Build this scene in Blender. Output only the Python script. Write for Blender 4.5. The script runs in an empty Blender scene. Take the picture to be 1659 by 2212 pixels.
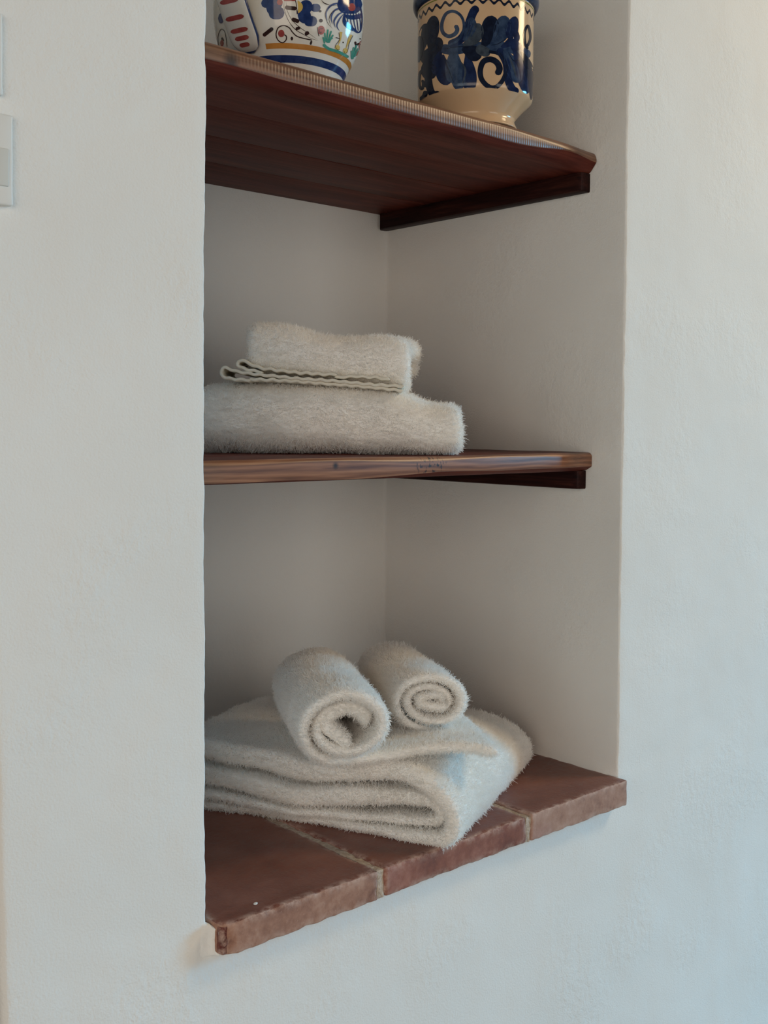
import bpy, bmesh, math, random
import numpy as np
from mathutils import Vector, Matrix, noise
from mathutils.bvhtree import BVHTree

random.seed(7)
rng = np.random.default_rng(11)
scene = bpy.context.scene
COL = scene.collection

# ------------------------------------------------------------------ camera
CAM = np.array([-0.47862, -0.74905, 0.40831])
YAW, PITCH, ROLL = 0.73029, -0.04034, 0.00682
FPX, SHIFT = 2348.47, -93.16
_f = np.array([math.sin(YAW) * math.cos(PITCH), math.cos(YAW) * math.cos(PITCH), math.sin(PITCH)])
_r0 = np.array([math.cos(YAW), -math.sin(YAW), 0.0])
_u0 = np.cross(_r0, _f)
_r = math.cos(ROLL) * _r0 + math.sin(ROLL) * _u0
_u = -math.sin(ROLL) * _r0 + math.cos(ROLL) * _u0
cam_data = bpy.data.cameras.new('camera')
cam = bpy.data.objects.new('camera', cam_data)
COL.objects.link(cam)
cam.matrix_world = Matrix(((_r[0], _u[0], -_f[0], CAM[0]), (_r[1], _u[1], -_f[1], CAM[1]),
                           (_r[2], _u[2], -_f[2], CAM[2]), (0, 0, 0, 1)))
cam_data.sensor_fit = 'VERTICAL'
cam_data.sensor_height = 24.0
cam_data.lens = FPX / 2212 * 24.0
cam_data.shift_y = SHIFT / 2212
cam_data.clip_start = 0.02
scene.camera = cam

# ------------------------------------------------------------------ light
world = bpy.data.worlds.new('world')
scene.world = world
world.use_nodes = True
bg = world.node_tree.nodes['Background']
bg.inputs['Color'].default_value = (1.0, 1.0, 1.0, 1)
bg.inputs['Strength'].default_value = 0.025


def area_light(name, loc, target, sx, sy, power, col):
    d = bpy.data.lights.new(name, 'AREA')
    d.shape = 'RECTANGLE'
    d.size, d.size_y, d.energy, d.color = sx, sy, power, col
    o = bpy.data.objects.new(name, d)
    COL.objects.link(o)
    o.location = loc
    o.rotation_euler = (Vector(target) - Vector(loc)).to_track_quat('-Z', 'Y').to_euler()
    return o


# blue daylight of the window at the far right end of the room, grazing the niche wall
wd = area_light('window_daylight', (5.2, -2.05, 0.95), (2.3, -0.95, -1.6), 1.0, 1.4, 98.0, (0.17, 0.62, 1.0))
wd.data.spread = math.radians(100)
# ceiling lamp, high on the right
area_light('ceiling_lamp', (1.9, -0.95, 1.65), (1.0, 0, 0.7), 0.5, 0.5, 16.5, (1.000, 0.76, 0.47))
# doorways of the room opposite the niche and to its left, plus a fill
area_light('doorway_light_opposite', (0.8, -3.0, 0.45), (0.3, 0, 0.45), 1.3, 1.7, 17.0, (1.000, 0.972, 0.917))
area_light('doorway_light_left', (-2.5, -0.85, 0.6), (0.3, 0.1, 0.5), 1.2, 1.5, 9.6, (0.929, 1.000, 0.964))
area_light('diagonal_fill_light', (-1.75, -1.75, 0.5), (0.3, 0.1, 0.45), 1.2, 1.5, 17.5, (1.000, 0.830, 0.679))  # added warm fill from the front left, brightens the towel fronts

vs = scene.view_settings
vs.view_transform = 'Standard'
vs.look = 'None'
vs.gamma = 1.0
vs.use_curve_mapping = False
vs.exposure = -0.05
scene.cycles.diffuse_bounces = 8
scene.cycles.transmission_bounces = 6
scene.cycles.max_bounces = 9
scene.cycles.use_adaptive_sampling = True
scene.cycles.adaptive_threshold = 0.06
scene.cycles.adaptive_min_samples = 20

# ------------------------------------------------------------------ helpers
W, D = 0.56, 0.4096          # niche width and depth
TA, TB = 0.1787, 0.3864      # tile joints
TP = 0.0156                  # how far the tiles stand out of the wall
ZMID, ZTOP = 0.3776, 0.7282  # top faces of the two shelves


def ray(u, v):
    return _f + _r * (u - 829.5) / FPX - _u * (v - 1106 - SHIFT) / FPX


def tag(o, label=None, cat=None, group=None, kind=None):
    if label:
        o['label'] = label
    if cat:
        o['category'] = cat
    if group:
        o['group'] = group
    if kind:
        o['kind'] = kind
    return o


def link(name, data, parent=None):
    o = bpy.data.objects.new(name, data)
    COL.objects.link(o)
    if parent is not None:
        o.parent = parent
        o.matrix_parent_inverse = parent.matrix_world.inverted()
    return o


def empty(name, loc):
    o = bpy.data.objects.new(name, None)
    COL.objects.link(o)
    o.empty_display_size = 0.03
    o.location = loc
    o.matrix_world = Matrix.Translation(loc)
    return o


def mesh_obj(name, verts, faces, mats, parent=None, midx=None, smooth=True):
    me = bpy.data.meshes.new(name)
    me.from_pydata([tuple(map(float, v)) for v in verts], [], faces)
    for m in (mats if isinstance(mats, (list, tuple)) else [mats]):
        me.materials.append(m)
    if midx is not None:
        me.polygons.foreach_set('material_index', midx)
    if smooth:
        me.polygons.foreach_set('use_smooth', [True] * len(me.polygons))
    me.update()
    return link(name, me, parent)


def recalc(o):
    bm = bmesh.new()
    bm.from_mesh(o.data)
    bmesh.ops.remove_doubles(bm, verts=bm.verts, dist=1e-6)
    bmesh.ops.recalc_face_normals(bm, faces=bm.faces)
    bm.to_mesh(o.data)
    bm.free()


def n3(x, y, z):
    return noise.noise(Vector((x, y, z)))


def catmull(pts, n):
    P = np.array(pts, float)
    P = np.vstack([2 * P[0] - P[1], P, 2 * P[-1] - P[-2]])
    out = []
    for i in range(1, len(P) - 2):
        for t in np.linspace(0, 1, n, endpoint=False):
            a, b, c, d = P[i - 1], P[i], P[i + 1], P[i + 2]
            out.append(0.5 * (2 * b + (c - a) * t + (2 * a - 5 * b + 4 * c - d) * t * t + (3 * b - a - 3 * c + d) * t ** 3))
    out.append(P[-2])
    return np.array(out)


def resample(P, step):
    seg = np.r_[0, np.cumsum(np.linalg.norm(np.diff(P, axis=0), axis=1))]
    n = max(2, int(seg[-1] / step) + 1)
    s = np.linspace(0, seg[-1], n)
    return np.stack([np.interp(s, seg, P[:, k]) for k in range(P.shape[1])], 1)


def smoothstep(a, b, x):
    t = min(1.0, max(0.0, (x - a) / (b - a)))
    return t * t * (3 - 2 * t)


# ------------------------------------------------------------------ materials
class NT:
    def __init__(self, name):
        self.m = bpy.data.materials.new(name)
        self.m.use_nodes = True
        self.t = self.m.node_tree
        self.n = self.t.nodes
        self.b = self.n['Principled BSDF']

    def add(self, kind, **kw):
        nd = self.n.new(kind)
        for k, v in kw.items():
            if k.startswith('i_'):
                nd.inputs[k[2:].replace('_', ' ')].default_value = v
            else:
                setattr(nd, k, v)
        return nd

    def l(self, a, b):
        self.t.links.new(a, b)

    def coord(self, scale=(1, 1, 1), loc=(0, 0, 0), src='Object', rot=(0, 0, 0)):
        tc = self.add('ShaderNodeTexCoord')
        mp = self.add('ShaderNodeMapping')
        mp.inputs['Scale'].default_value = scale
        mp.inputs['Location'].default_value = loc
        mp.inputs['Rotation'].default_value = rot
        self.l(tc.outputs[src], mp.inputs['Vector'])
        return mp.outputs['Vector']

    def noise(self, vec, scale, detail=4, rough=0.55, dist=0.0):
        nd = self.add('ShaderNodeTexNoise', i_Scale=scale, i_Detail=detail, i_Roughness=rough, i_Distortion=dist)
        self.l(vec, nd.inputs['Vector'])
        return nd.outputs['Fac']

    def ramp(self, fac, stops):
        r = self.add('ShaderNodeValToRGB')
        e = r.color_ramp.elements
        while len(e) < len(stops):
            e.new(0.5)
        for el, (p, c) in zip(e, stops):
            el.position = p
            el.color = (*c, 1) if len(c) == 3 else c
        self.l(fac, r.inputs['Fac'])
        return r.outputs['Color']

    def mix(self, fac, a, b, mode='MIX'):
        m = self.add('ShaderNodeMix', data_type='RGBA', blend_type=mode)
        for s, v in ((m.inputs[0], fac), (m.inputs[6], a), (m.inputs[7], b)):
            if isinstance(v, (int, float)):
                s.default_value = v
            elif isinstance(v, tuple):
                s.default_value = (*v, 1)
            else:
                self.l(v, s)
        return m.outputs[2]

    def math(self, op, a, b=0.0, clamp=False):
        m = self.add('ShaderNodeMath', operation=op, use_clamp=clamp)
        for s, v in ((m.inputs[0], a), (m.inputs[1], b)):
            if isinstance(v, (int, float)):
                s.default_value = v
            else:
                self.l(v, s)
        return m.outputs[0]

    def bump(self, h, strength, dist, prev=None):
        b = self.add('ShaderNodeBump', i_Strength=strength, i_Distance=dist)
        self.l(h, b.inputs['Height'])
        if prev is not None:
            self.l(prev, b.inputs['Normal'])
        self.l(b.outputs['Normal'], self.b.inputs['Normal'])
        return b.outputs['Normal']

    def set(self, **kw):
        for k, v in kw.items():
            s = self.b.inputs[k.replace('_', ' ')]
            if isinstance(v, (int, float)):
                s.default_value = v
            elif isinstance(v, tuple):
                s.default_value = (*v, 1)
            else:
                self.l(v, s)
        return self.m


def mat_plaster():
    m = NT('white_plaster')
    v = m.coord()
    big = m.noise(v, 5.0, 1)
    col = m.ramp(big, [(0.3, (0.845, 0.832, 0.795)), (0.7, (0.88, 0.868, 0.833))])
    m.set(Base_Color=col, Roughness=0.92, Specular_IOR_Level=0.2)
    streak = m.noise(m.coord((1, 1, 0.35)), 190, 2, 0.6)
    n = m.bump(streak, 0.14, 0.0014)
    n = m.bump(m.noise(v, 520, 1, 0.6), 0.36, 0.001, n)
    patch = m.math('MULTIPLY', m.noise(v, 85, 3, 0.65), m.ramp(m.noise(v, 7, 1), [(0.45, (0, 0, 0)), (0.65, (1, 1, 1))]))
    n = m.bump(patch, 0.75, 0.002, n)
    m.bump(m.noise(v, 13, 1), 0.35, 0.006, n)
    return m.m


def mat_wood(name, dark, mid, light, seed, rough=0.46, along_y=False, lo=0.35, hi=0.68, coat=0.0):
    m = NT(name)
    def ax(a, b):
        return (b, a, b) if along_y else (a, b, b)
    v = m.coord(ax(1.6, 16), (seed, seed * 1.7, seed * 0.3))
    warp = m.noise(m.coord(ax(2.2, 5), (seed, 0, 0)), 3, 2)
    grain = m.noise(v, 3.2, 6, 0.62, 0.9)
    fine = m.noise(m.coord(ax(5, 150), (seed, 0, 0)), 3, 4)
    g = m.math('ADD', m.math('MULTIPLY', grain, 0.66), m.math('MULTIPLY', fine, 0.34))
    col = m.ramp(g, [(lo, dark), ((lo + hi) / 2, mid), (hi, light)])
    col = m.mix(m.math('MULTIPLY', warp, 0.6), col, dark)
    m.set(Base_Color=col, Roughness=rough, Specular_IOR_Level=0.07, Coat_Weight=coat, Coat_Roughness=0.22)
    m.bump(g, 0.25, 0.0006)
    return m.m


def mat_edge_wood(name, seed, knots, gain=1.0, marks=None):
    """planed front edge: lighter stain, flowing growth rings and a few knots"""
    m = NT(name)
    v = m.coord((3.0, 20, 40), (seed, seed, 0))
    wv = m.add('ShaderNodeTexWave', wave_type='BANDS', bands_direction='Z', i_Scale=1.5, i_Distortion=8.0, i_Detail=3.0)
    wv.inputs['Detail Scale'].default_value = 1.4
    m.l(v, wv.inputs['Vector'])
    n = m.noise(m.coord((1.6, 22, 24), (seed, 0, 0)), 4, 4, 0.55, 1.2)
    n2 = m.noise(m.coord((7, 160, 230), (seed, 0, 0)), 3, 4)
    g = m.math('ADD', m.math('MULTIPLY', wv.outputs['Fac'], 0.20), m.math('MULTIPLY', n, 0.52))
    g = m.math('ADD', g, m.math('MULTIPLY', n2, 0.28))
    col = m.ramp(g, [(0.30, tuple(gain * q for q in (0.12, 0.042, 0.021))), (0.48, tuple(gain * q for q in (0.25, 0.103, 0.050))), (0.66, tuple(gain * q for q in (0.38, 0.175, 0.090)))])
    tc = m.add('ShaderNodeTexCoord')
    for (kx, kz, r) in knots:
        d = m.add('ShaderNodeVectorMath', operation='DISTANCE')
        sc = m.add('ShaderNodeVectorMath', operation='MULTIPLY')
        sc.inputs[1].default_value = (1, 0, 1)
        m.l(tc.outputs['Object'], sc.inputs[0])
        m.l(sc.outputs[0], d.inputs[0])
        d.inputs[1].default_value = (kx, 0, kz)
        f = m.ramp(m.math('DIVIDE', d.outputs['Value'], r), [(0.25, (1, 1, 1)), (1.0, (0, 0, 0))])
        col = m.mix(f, col, (0.035, 0.013, 0.008))
    if marks:
        d = m.add('ShaderNodeVectorMath', operation='DISTANCE')
        sc = m.add('ShaderNodeVectorMath', operation='MULTIPLY')
        sc.inputs[1].default_value = (1, 0, 2.2)
        m.l(tc.outputs['Object'], sc.inputs[0])
        m.l(sc.outputs[0], d.inputs[0])
        d.inputs[1].default_value = (marks[0], 0, marks[1] * 2.2)
        near = m.ramp(m.math('DIVIDE', d.outputs['Value'], marks[2]), [(0.5, (1, 1, 1)), (1.0, (0, 0, 0))])
        sp = m.ramp(m.noise(m.coord((330, 60, 190), (0, 0, 0), rot=(0, 0.6, 0)), 1.0, 2), [(0.57, (0, 0, 0)), (0.63, (1, 1, 1))])
        col = m.mix(m.math('MULTIPLY', near, sp), col, (0.03, 0.012, 0.008))
    m.set(Base_Color=col, Roughness=0.40, Coat_Weight=0.2, Coat_Roughness=0.3)
    m.bump(g, 0.2, 0.0005)
    return m.m


def mat_tile(name, c0, c1, c2, seed, rough):
    m = NT(name)
    v = m.coord((1, 1, 1), (seed, seed, seed))
    a = m.noise(v, 14, 5, 0.6)
    b = m.noise(v, 120, 4, 0.65)
    g = m.math('ADD', m.math('MULTIPLY', a, 0.65), m.math('MULTIPLY', b, 0.35))
    col = m.ramp(g, [(0.36, c0), (0.5, c1), (0.64, c2)])
    spot = m.ramp(m.noise(v, 300, 2), [(0.66, (0, 0, 0)), (0.72, (1, 1, 1))])
    col = m.mix(m.math('MULTIPLY', spot, 0.35), col, c2)
    at = m.add('ShaderNodeAttribute', attribute_name='edge')
    wear = m.math('MULTIPLY', at.outputs['Fac'], m.ramp(m.noise(v, 70, 4, 0.7), [(0.42, (0, 0, 0)), (0.6, (1, 1, 1))]))
    col = m.mix(m.math('MULTIPLY', wear, 0.75), col, (0.60, 0.42, 0.34))
    pur = m.ramp(m.noise(v, 9, 2), [(0.62, (0, 0, 0)), (0.72, (1, 1, 1))])
    col = m.mix(m.math('MULTIPLY', pur, 0.25), col, (0.26, 0.10, 0.11))
    r = m.ramp(b, [(0.3, (rough - .1,) * 3), (0.7, (rough + .12,) * 3)])
    m.set(Base_Color=col, Roughness=r, Specular_IOR_Level=0.4)
    n = m.bump(b, 0.4, 0.0012)
    m.bump(m.noise(v, 420, 3, 0.7), 0.3, 0.0006, n)
    return m.m


def mat_plain(name, c, rough, noise_scale=0, c2=None, bump=0.0, bdist=0.001, spec=0.5, coat=0.0):
    m = NT(name)
    if noise_scale:
        v = m.coord()
        n = m.noise(v, noise_scale, 4, 0.6)
        m.set(Base_Color=m.ramp(n, [(0.35, c), (0.65, c2 or c)]))
        if bump:
            m.bump(n, bump, bdist)
    else:
        m.set(Base_Color=c)
    m.set(Roughness=rough, Specular_IOR_Level=spec, Coat_Weight=coat, Coat_Roughness=0.08)
    return m.m


def mat_terry(name, c, trans=0.25):
    m = NT(name)
    v = m.coord()
    col = m.ramp(m.noise(v, 30, 3), [(0.3, tuple(x * 0.96 for x in c)), (0.7, c)])
    m.set(Base_Color=col, Roughness=1.0, Specular_IOR_Level=0.05)
    m.bump(m.noise(v, 700, 3), 0.6, 0.001)
    tr = m.add('ShaderNodeBsdfTranslucent')
    m.l(col, tr.inputs['Color'])
    mx = m.add('ShaderNodeMixShader', i_Fac=trans)
    m.l(m.b.outputs[0], mx.inputs[1])
    m.l(tr.outputs[0], mx.inputs[2])
    m.l(mx.outputs[0], m.n['Material Output'].inputs['Surface'])
    return m.m


PLASTER = mat_plaster()
MORTAR = mat_plain('sandy_mortar', (0.40, 0.30, 0.225), 0.95, 260, (0.62, 0.51, 0.41), 0.9, 0.002)
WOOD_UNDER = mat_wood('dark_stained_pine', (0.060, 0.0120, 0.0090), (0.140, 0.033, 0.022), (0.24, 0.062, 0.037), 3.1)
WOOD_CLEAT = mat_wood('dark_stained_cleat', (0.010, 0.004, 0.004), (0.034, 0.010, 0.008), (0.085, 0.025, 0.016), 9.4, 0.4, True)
EDGE_TOP = mat_edge_wood('planed_edge_top', 1.3, [(0.047, 0.716, 0.010)], 0.62)
EDGE_MID = mat_edge_wood('planed_edge_middle', 5.2, [(0.163, 0.370, 0.0045)], 0.95, (0.287, 0.3685, 0.028))
TERRY = mat_terry('white_terry_pile', (0.992, 0.974, 0.945), 0.40)
CLOTH = mat_terry('white_terry_ground', (0.96, 0.942, 0.91), 0.0)
TERRY_HEM = mat_plain('woven_hem_cotton', (0.74, 0.70, 0.60), 0.95, 240, (0.80, 0.76, 0.66), 0.5, 0.0006, 0.1)

# ------------------------------------------------------------------ the wall with its niche
ZN0, ZN1 = -0.0287, 1.06


def jamb_wobble(z, s):
    return 0.0011 * n3(3.3 * s, 0.7, z * 38) + 0.0006 * n3(9.1 * s, 2.2, z * 120) + 0.0012 * n3(s, 5, z * 7)


def corner_x(z):
    return -0.1715 - 0.025 * max(-0.3, z + 0.02) + 0.0012 * n3(7, 7, z * 30)


def build_wall():
    r = 0.0026
    zs = np.r_[np.linspace(ZN0, 0.06, 50), np.linspace(0.06, ZN1, 330)[1:]]

    def lin(a, b, n):
        return [(a[0] + (b[0] - a[0]) * t, a[1] + (b[1] - a[1]) * t) for t in np.linspace(0, 1, n)]

    def arc(cx, cy, a0, a1, rr, n=6):
        return [(cx + rr * math.cos(math.radians(a)), cy + rr * math.sin(math.radians(a))) for a in np.linspace(a0, a1, n)]
    x0 = -0.17
    poly = lin((x0, 0.55), (x0, 0.02), 8) + arc(x0 + 0.006, 0.006, 180, 270, 0.006)
    nA = len(poly)
    poly += lin((x0 + 0.01, 0), (-0.012, 0), 22)[0:] + arc(-r, r, -90, 0, r)
    poly += lin((0, 0.012), (0, D - 0.012), 14) + arc(0.006, D - 0.006, 180, 90, 0.006, 5)
    poly += lin((0.012, D), (W - 0.012, D), 18) + arc(W - 0.006, D - 0.006, 90, 0, 0.006, 5)
    poly += lin((W, D - 0.012), (W, 0.012), 16) + arc(W + r, r, 180, 270, r)
    poly += lin((W + 0.012, 0), (W + 0.4, 0), 28) + lin((W + 0.45, 0), (2.75, 0), 16)
    poly = np.array(poly)
    verts, faces = [], []
    for z in zs:
        jl, jr = jamb_wobble(z, 1.0), jamb_wobble(z, 2.0)
        bow = -0.0020 * math.sin(math.pi * min(1, max(0, z / 0.75)))
        for i, (x, y) in enumerate(poly):
            if i < nA + 1:
                x = x - x0 + corner_x(z)
            else:
                wl = math.exp(-math.hypot(x, y) / 0.010)
                wr = math.exp(-math.hypot(x - W, y) / 0.010)
                x += wl * (jl + bow) + wr * jr
                if abs(x) < 0.004 and y > 0.004:
                    x += (1 - wl) * bow
                if x > W - 0.02 and 0.003 < y < D - 0.002:     # plaster swells where it meets the tiles
                    x -= 0.0045 * math.exp(-max(0, z) / 0.012) + 0.0008 * n3(z * 25, y * 25, 4)
                elif y > D - 0.004:
                    y -= 0.001 * (n3(x * 20, z * 20, 2) + 0.3)
                elif y < 0.001:
                    y += 0.0012 * n3(x * 9, z * 9, 8) + 0.0006 * n3(x * 40, z * 40, 1)
            verts.append((x, y, z))
    n = len(poly)
    for j in range(len(zs) - 1):
        for i in range(n - 1):
            a = j * n + i
            faces.append((a, a + 1, a + n + 1, a + n))

    def panel(z0, z1, nz):
        b = len(verts)
        zz = np.linspace(z0, z1, nz)
        xs = np.r_[np.linspace(x0, x0 + 0.01, 4), np.linspace(x0 + 0.02, 1.0, 110), np.linspace(1.05, 2.75, 16)]
        for z in zz:
            verts.append((corner_x(z), 0.55, z))
            for k, x in enumerate(xs):
                if k == 0:
                    verts.append((corner_x(z), 0.006, z))
                elif k < 4:
                    a = math.radians(180 + 30 * k)
                    verts.append((corner_x(z) + 0.006 + 0.006 * math.cos(a), 0.006 + 0.006 * math.sin(a), z))
                else:
                    verts.append((x, 0.0012 * n3(x * 9, z * 9, 8) + 0.0006 * n3(x * 40, z * 40, 1), z))
        m = len(xs) + 1
        for j in range(nz - 1):
            for i in range(m - 1):
                a = b + j * m + i
                faces.append((a, a + 1, a + m + 1, a + m))
    panel(-1.15, ZN0, 90)
    panel(ZN1, 1.6, 20)
    b = len(verts)                       # niche ceiling and floor slab under the tiles
    for z in (ZN1, ZN0):
        verts.extend([(-0.01, 0.001, z), (W + 0.01, 0.001, z), (W + 0.01, D + 0.01, z), (-0.01, D + 0.01, z)])
    faces.extend([(b, b + 1, b + 2, b + 3), (b + 7, b + 6, b + 5, b + 4)])
    o = mesh_obj('wall_front', verts, faces, PLASTER)
    return tag(o, kind='structure')


wall = build_wall()

# plaster smeared round the left end of the tile sill
pv, pf = [], []
NU, NV = 16, 22
for j in range(NV):
    for i in range(NU):
        t = i / (NU - 1)
        zt = 0.009 * (1 - t) ** 1.5 - 0.0035 - 0.004 * t * t + 0.0008 * n3(t * 9, 4, 4)
        z = -0.0305 + (zt + 0.0305) * j / (NV - 1)
        fade = smoothstep(-0.0305, -0.0285, z)
        a = t * math.pi / 2
        x = -0.016 + 0.0225 * math.sin(a) + 0.0004 * n3(t * 6, z * 200, 3)
        y = 0.0018 - (0.0095 * (1 - math.cos(a))) * fade - 0.0005 + 0.0007 * n3(t * 7 + 5, z * 170, 1)
        if j == NV - 1:
            y += 0.004
        pv.append((x, y, z))
for j in range(NV - 1):
    for i in range(NU - 1):
        a = j * NU + i
        pf.append((a, a + 1, a + NU + 1, a + NU))
mesh_obj('plaster_fillet', pv, pf, PLASTER, wall)

FLOOR_M = mat_plain('warm_stone_floor', (0.42, 0.34, 0.27), 0.7, 6, (0.52, 0.43, 0.35))
tag(mesh_obj('floor', [(-2.5, -3.6, -1.15), (2.75, -3.6, -1.15), (2.75, 1.6, -1.15), (-2.5, 1.6, -1.15)], [(0, 1, 2, 3)], FLOOR_M), kind='structure')

# ------------------------------------------------------------------ terracotta sill


def rough_box(lo, hi, step, r, chip, seed, front_mat=True, dense_edge=True):
    """box with rounded, chipped edges; returns verts, faces, material index, edge wear"""
    lo, hi = np.array(lo), np.array(hi)
    size = hi - lo

    def axis(k):
        n = max(2, int(round(size[k] / step[k])))
        t = np.linspace(lo[k], hi[k], n + 1)
        e = [lo[k] + r * 0.35, lo[k] + r, hi[k] - r, hi[k] - r * 0.35]
        return np.unique(np.round(np.r_[t, e], 6))
    ax = [axis(0), axis(1), axis(2)]
    index, verts, faces, mi = {}, [], [], []

    def vid(i, j, k):
        key = (i, j, k)
        if key not in index:
            index[key] = len(verts)
            verts.append([ax[0][i], ax[1][j], ax[2][k]])
        return index[key]
    nx, ny, nz = [len(a) - 1 for a in ax]
    for i in range(nx):
        for j in range(ny):
            for k, flip in ((0, True), (nz, False)):
                q = [vid(i, j, k), vid(i + 1, j, k), vid(i + 1, j + 1, k), vid(i, j + 1, k)]
                faces.append(q[::-1] if flip else q)
                mi.append(0)
    for i in range(nx):
        for k in range(nz):
            for j, flip in ((0, False), (ny, True)):
                q = [vid(i, j, k), vid(i + 1, j, k), vid(i + 1, j, k + 1), vid(i, j, k + 1)]
                faces.append(q[::-1] if flip else q)
                mi.append(1)
    for j in range(ny):
        for k in range(nz):
            for i, flip in ((0, True), (nx, False)):
                q = [vid(i, j, k), vid(i, j + 1, k), vid(i, j + 1, k + 1), vid(i, j, k + 1)]
                faces.append(q[::-1] if flip else q)
                mi.append(1)
    V = np.array(verts)
    c = np.clip(V, lo + r, hi - r)
    dv = V - c
    ln = np.linalg.norm(dv, axis=1)
    msk = ln > 1e-9
    V[msk] = c[msk] + dv[msk] / ln[msk][:, None] * r
    dist = np.sort(np.minimum(V - lo, hi - V), axis=1)[:, 1]      # distance to the nearest edge
    edge = np.exp(-(dist / 0.0045) ** 2)
    ctr = (lo + hi) / 2
    out = []
    for v, e in zip(V, edge):
        x, y, z = v
        nn = n3(x * 60 + seed, y * 60, z * 60) * 0.6 + n3(x * 170, y * 170 + seed, z * 170) * 0.5
        amt = chip * e * max(0.0, nn + 0.15)
        dirv = np.sign(ctr - v) * (np.minimum(v - lo, hi - v) < 0.006)
        v = v + dirv * amt
        v = v + 0.00045 * np.array([n3(x * 45, y * 45, z * 45 + seed), n3(x * 45 + 9, y * 45, z * 45 + seed), n3(x * 45, y * 45 + 9, z * 45 + seed)])
        out.append(v)
    return np.array(out), faces, mi, edge


sill = empty('terracotta_sill', (W / 2, 0.0, ZN0))
tag(sill, 'worn red terracotta tile sill at the bottom of the niche', 'sill')
tile_top = [mat_tile('terracotta_top_%d' % i, c[0], c[1], c[2], 3.0 * i + 1, 0.44) for i, c in enumerate((
    ((0.155, 0.055, 0.038), (0.215, 0.079, 0.054), (0.28, 0.115, 0.082)),
    ((0.145, 0.050, 0.035), (0.200, 0.070, 0.048), (0.26, 0.102, 0.073)),
    ((0.150, 0.055, 0.041), (0.210, 0.079, 0.057), (0.27, 0.118, 0.086))))]
tile_front = [mat_tile('terracotta_front_%d' % i, c[0], c[1], c[2], 5.0 * i + 2, 0.75) for i, c in enumerate((
    ((0.23, 0.105, 0.070), (0.39, 0.205, 0.140), (0.52, 0.325, 0.240)),
    ((0.18, 0.062, 0.043), (0.27, 0.105, 0.072), (0.39, 0.180, 0.135)),
    ((0.25, 0.125, 0.088), (0.40, 0.225, 0.160), (0.50, 0.315, 0.245))))]
JW = 0.0036
BROKEN = mat_tile('broken_terracotta', (0.075, 0.018, 0.014), (0.14, 0.036, 0.027), (0.26, 0.09, 0.07), 31.0, 0.85)
spans = [(0.0045, TA - JW), (TA + JW, TB - JW), (TB + JW, 0.5585)]
for k, (xa, xb) in enumerate(spans):
    top = (-0.0004, 0.0002, 0.0012)[k]
    V, F, MI, E = rough_box((xa, -TP, ZN0 + 0.0004), (xb, D - 0.001, top), (0.004, 0.008, 0.004), (0.0022, 0.0036, 0.002)[k], (0.0022, 0.0016, 0.0014)[k], 11.0 * k + 2)
    if k == 0:          # broken-off lower left corner of the first tile
        w = np.exp(-((V[:, 0] - xa) / 0.010) ** 2 - ((V[:, 1] + TP) / 0.006) ** 2)
        V[:, 1] += 0.0055 * w * np.array([0.55 + 0.8 * n3(v[0] * 150, v[2] * 150, 3) for v in V])
        V[:, 0] += 0.004 * w * smoothstep(0, 1, 0.7)
        MI = [2 if (np.mean(V[f, 0]) < xa + 0.0075 + 0.002 * n3(np.mean(V[f, 2]) * 160, 2, 2) and np.mean(V[f, 1]) < -TP + 0.009 and np.mean(V[f, 2]) < -0.0035) else q for f, q in zip(F, MI)]
    t = mesh_obj('tile', V, F, [tile_top[k], tile_front[k], BROKEN], sill, MI)
    at = t.data.attributes.new('edge', 'FLOAT', 'POINT')
    at.data.foreach_set('value', E.astype(np.float32))
for k, jx in enumerate((TA, TB)):
    V, F, MI, E = rough_box((jx - JW - 0.0008, -TP + 0.0016, ZN0 + 0.0006), (jx + JW + 0.0008, D - 0.002, -0.0016), (0.0016, 0.0035, 0.003), 0.0009, 0.0012, 5.5 + k)
    V[:, 2] += np.array([0.0008 * n3(v[0] * 300, v[1] * 150, 1) for v in V])
    V[:, 1] += np.array([0.0009 * n3(v[0] * 300, v[2] * 250, 6) for v in V])
    mesh_obj('mortar_joint', V, F, MORTAR, sill)
_d = ray(552, 1952)
_p = CAM + _d * ((0.0002 - CAM[2]) / _d[2])
bm = bmesh.new()
bmesh.ops.create_icosphere(bm, subdivisions=3, radius=0.0017)
for v in bm.verts:
    v.co.x *= 1.5
    v.co.z *= 0.5
me = bpy.data.meshes.new('paint_speck')
bm.to_mesh(me)
bm.free()
me.materials.append(mat_plain('white_paint', (0.82, 0.80, 0.76), 0.6))
spk = link('paint_speck', me)
spk.location = (_p[0], _p[1], 0.0003)
spk.rotation_euler.z = 0.6
tag(spk, 'tiny white paint drop stuck on the leftmost terracotta tile', 'paint drop')

# ------------------------------------------------------------------ shelves


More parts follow.
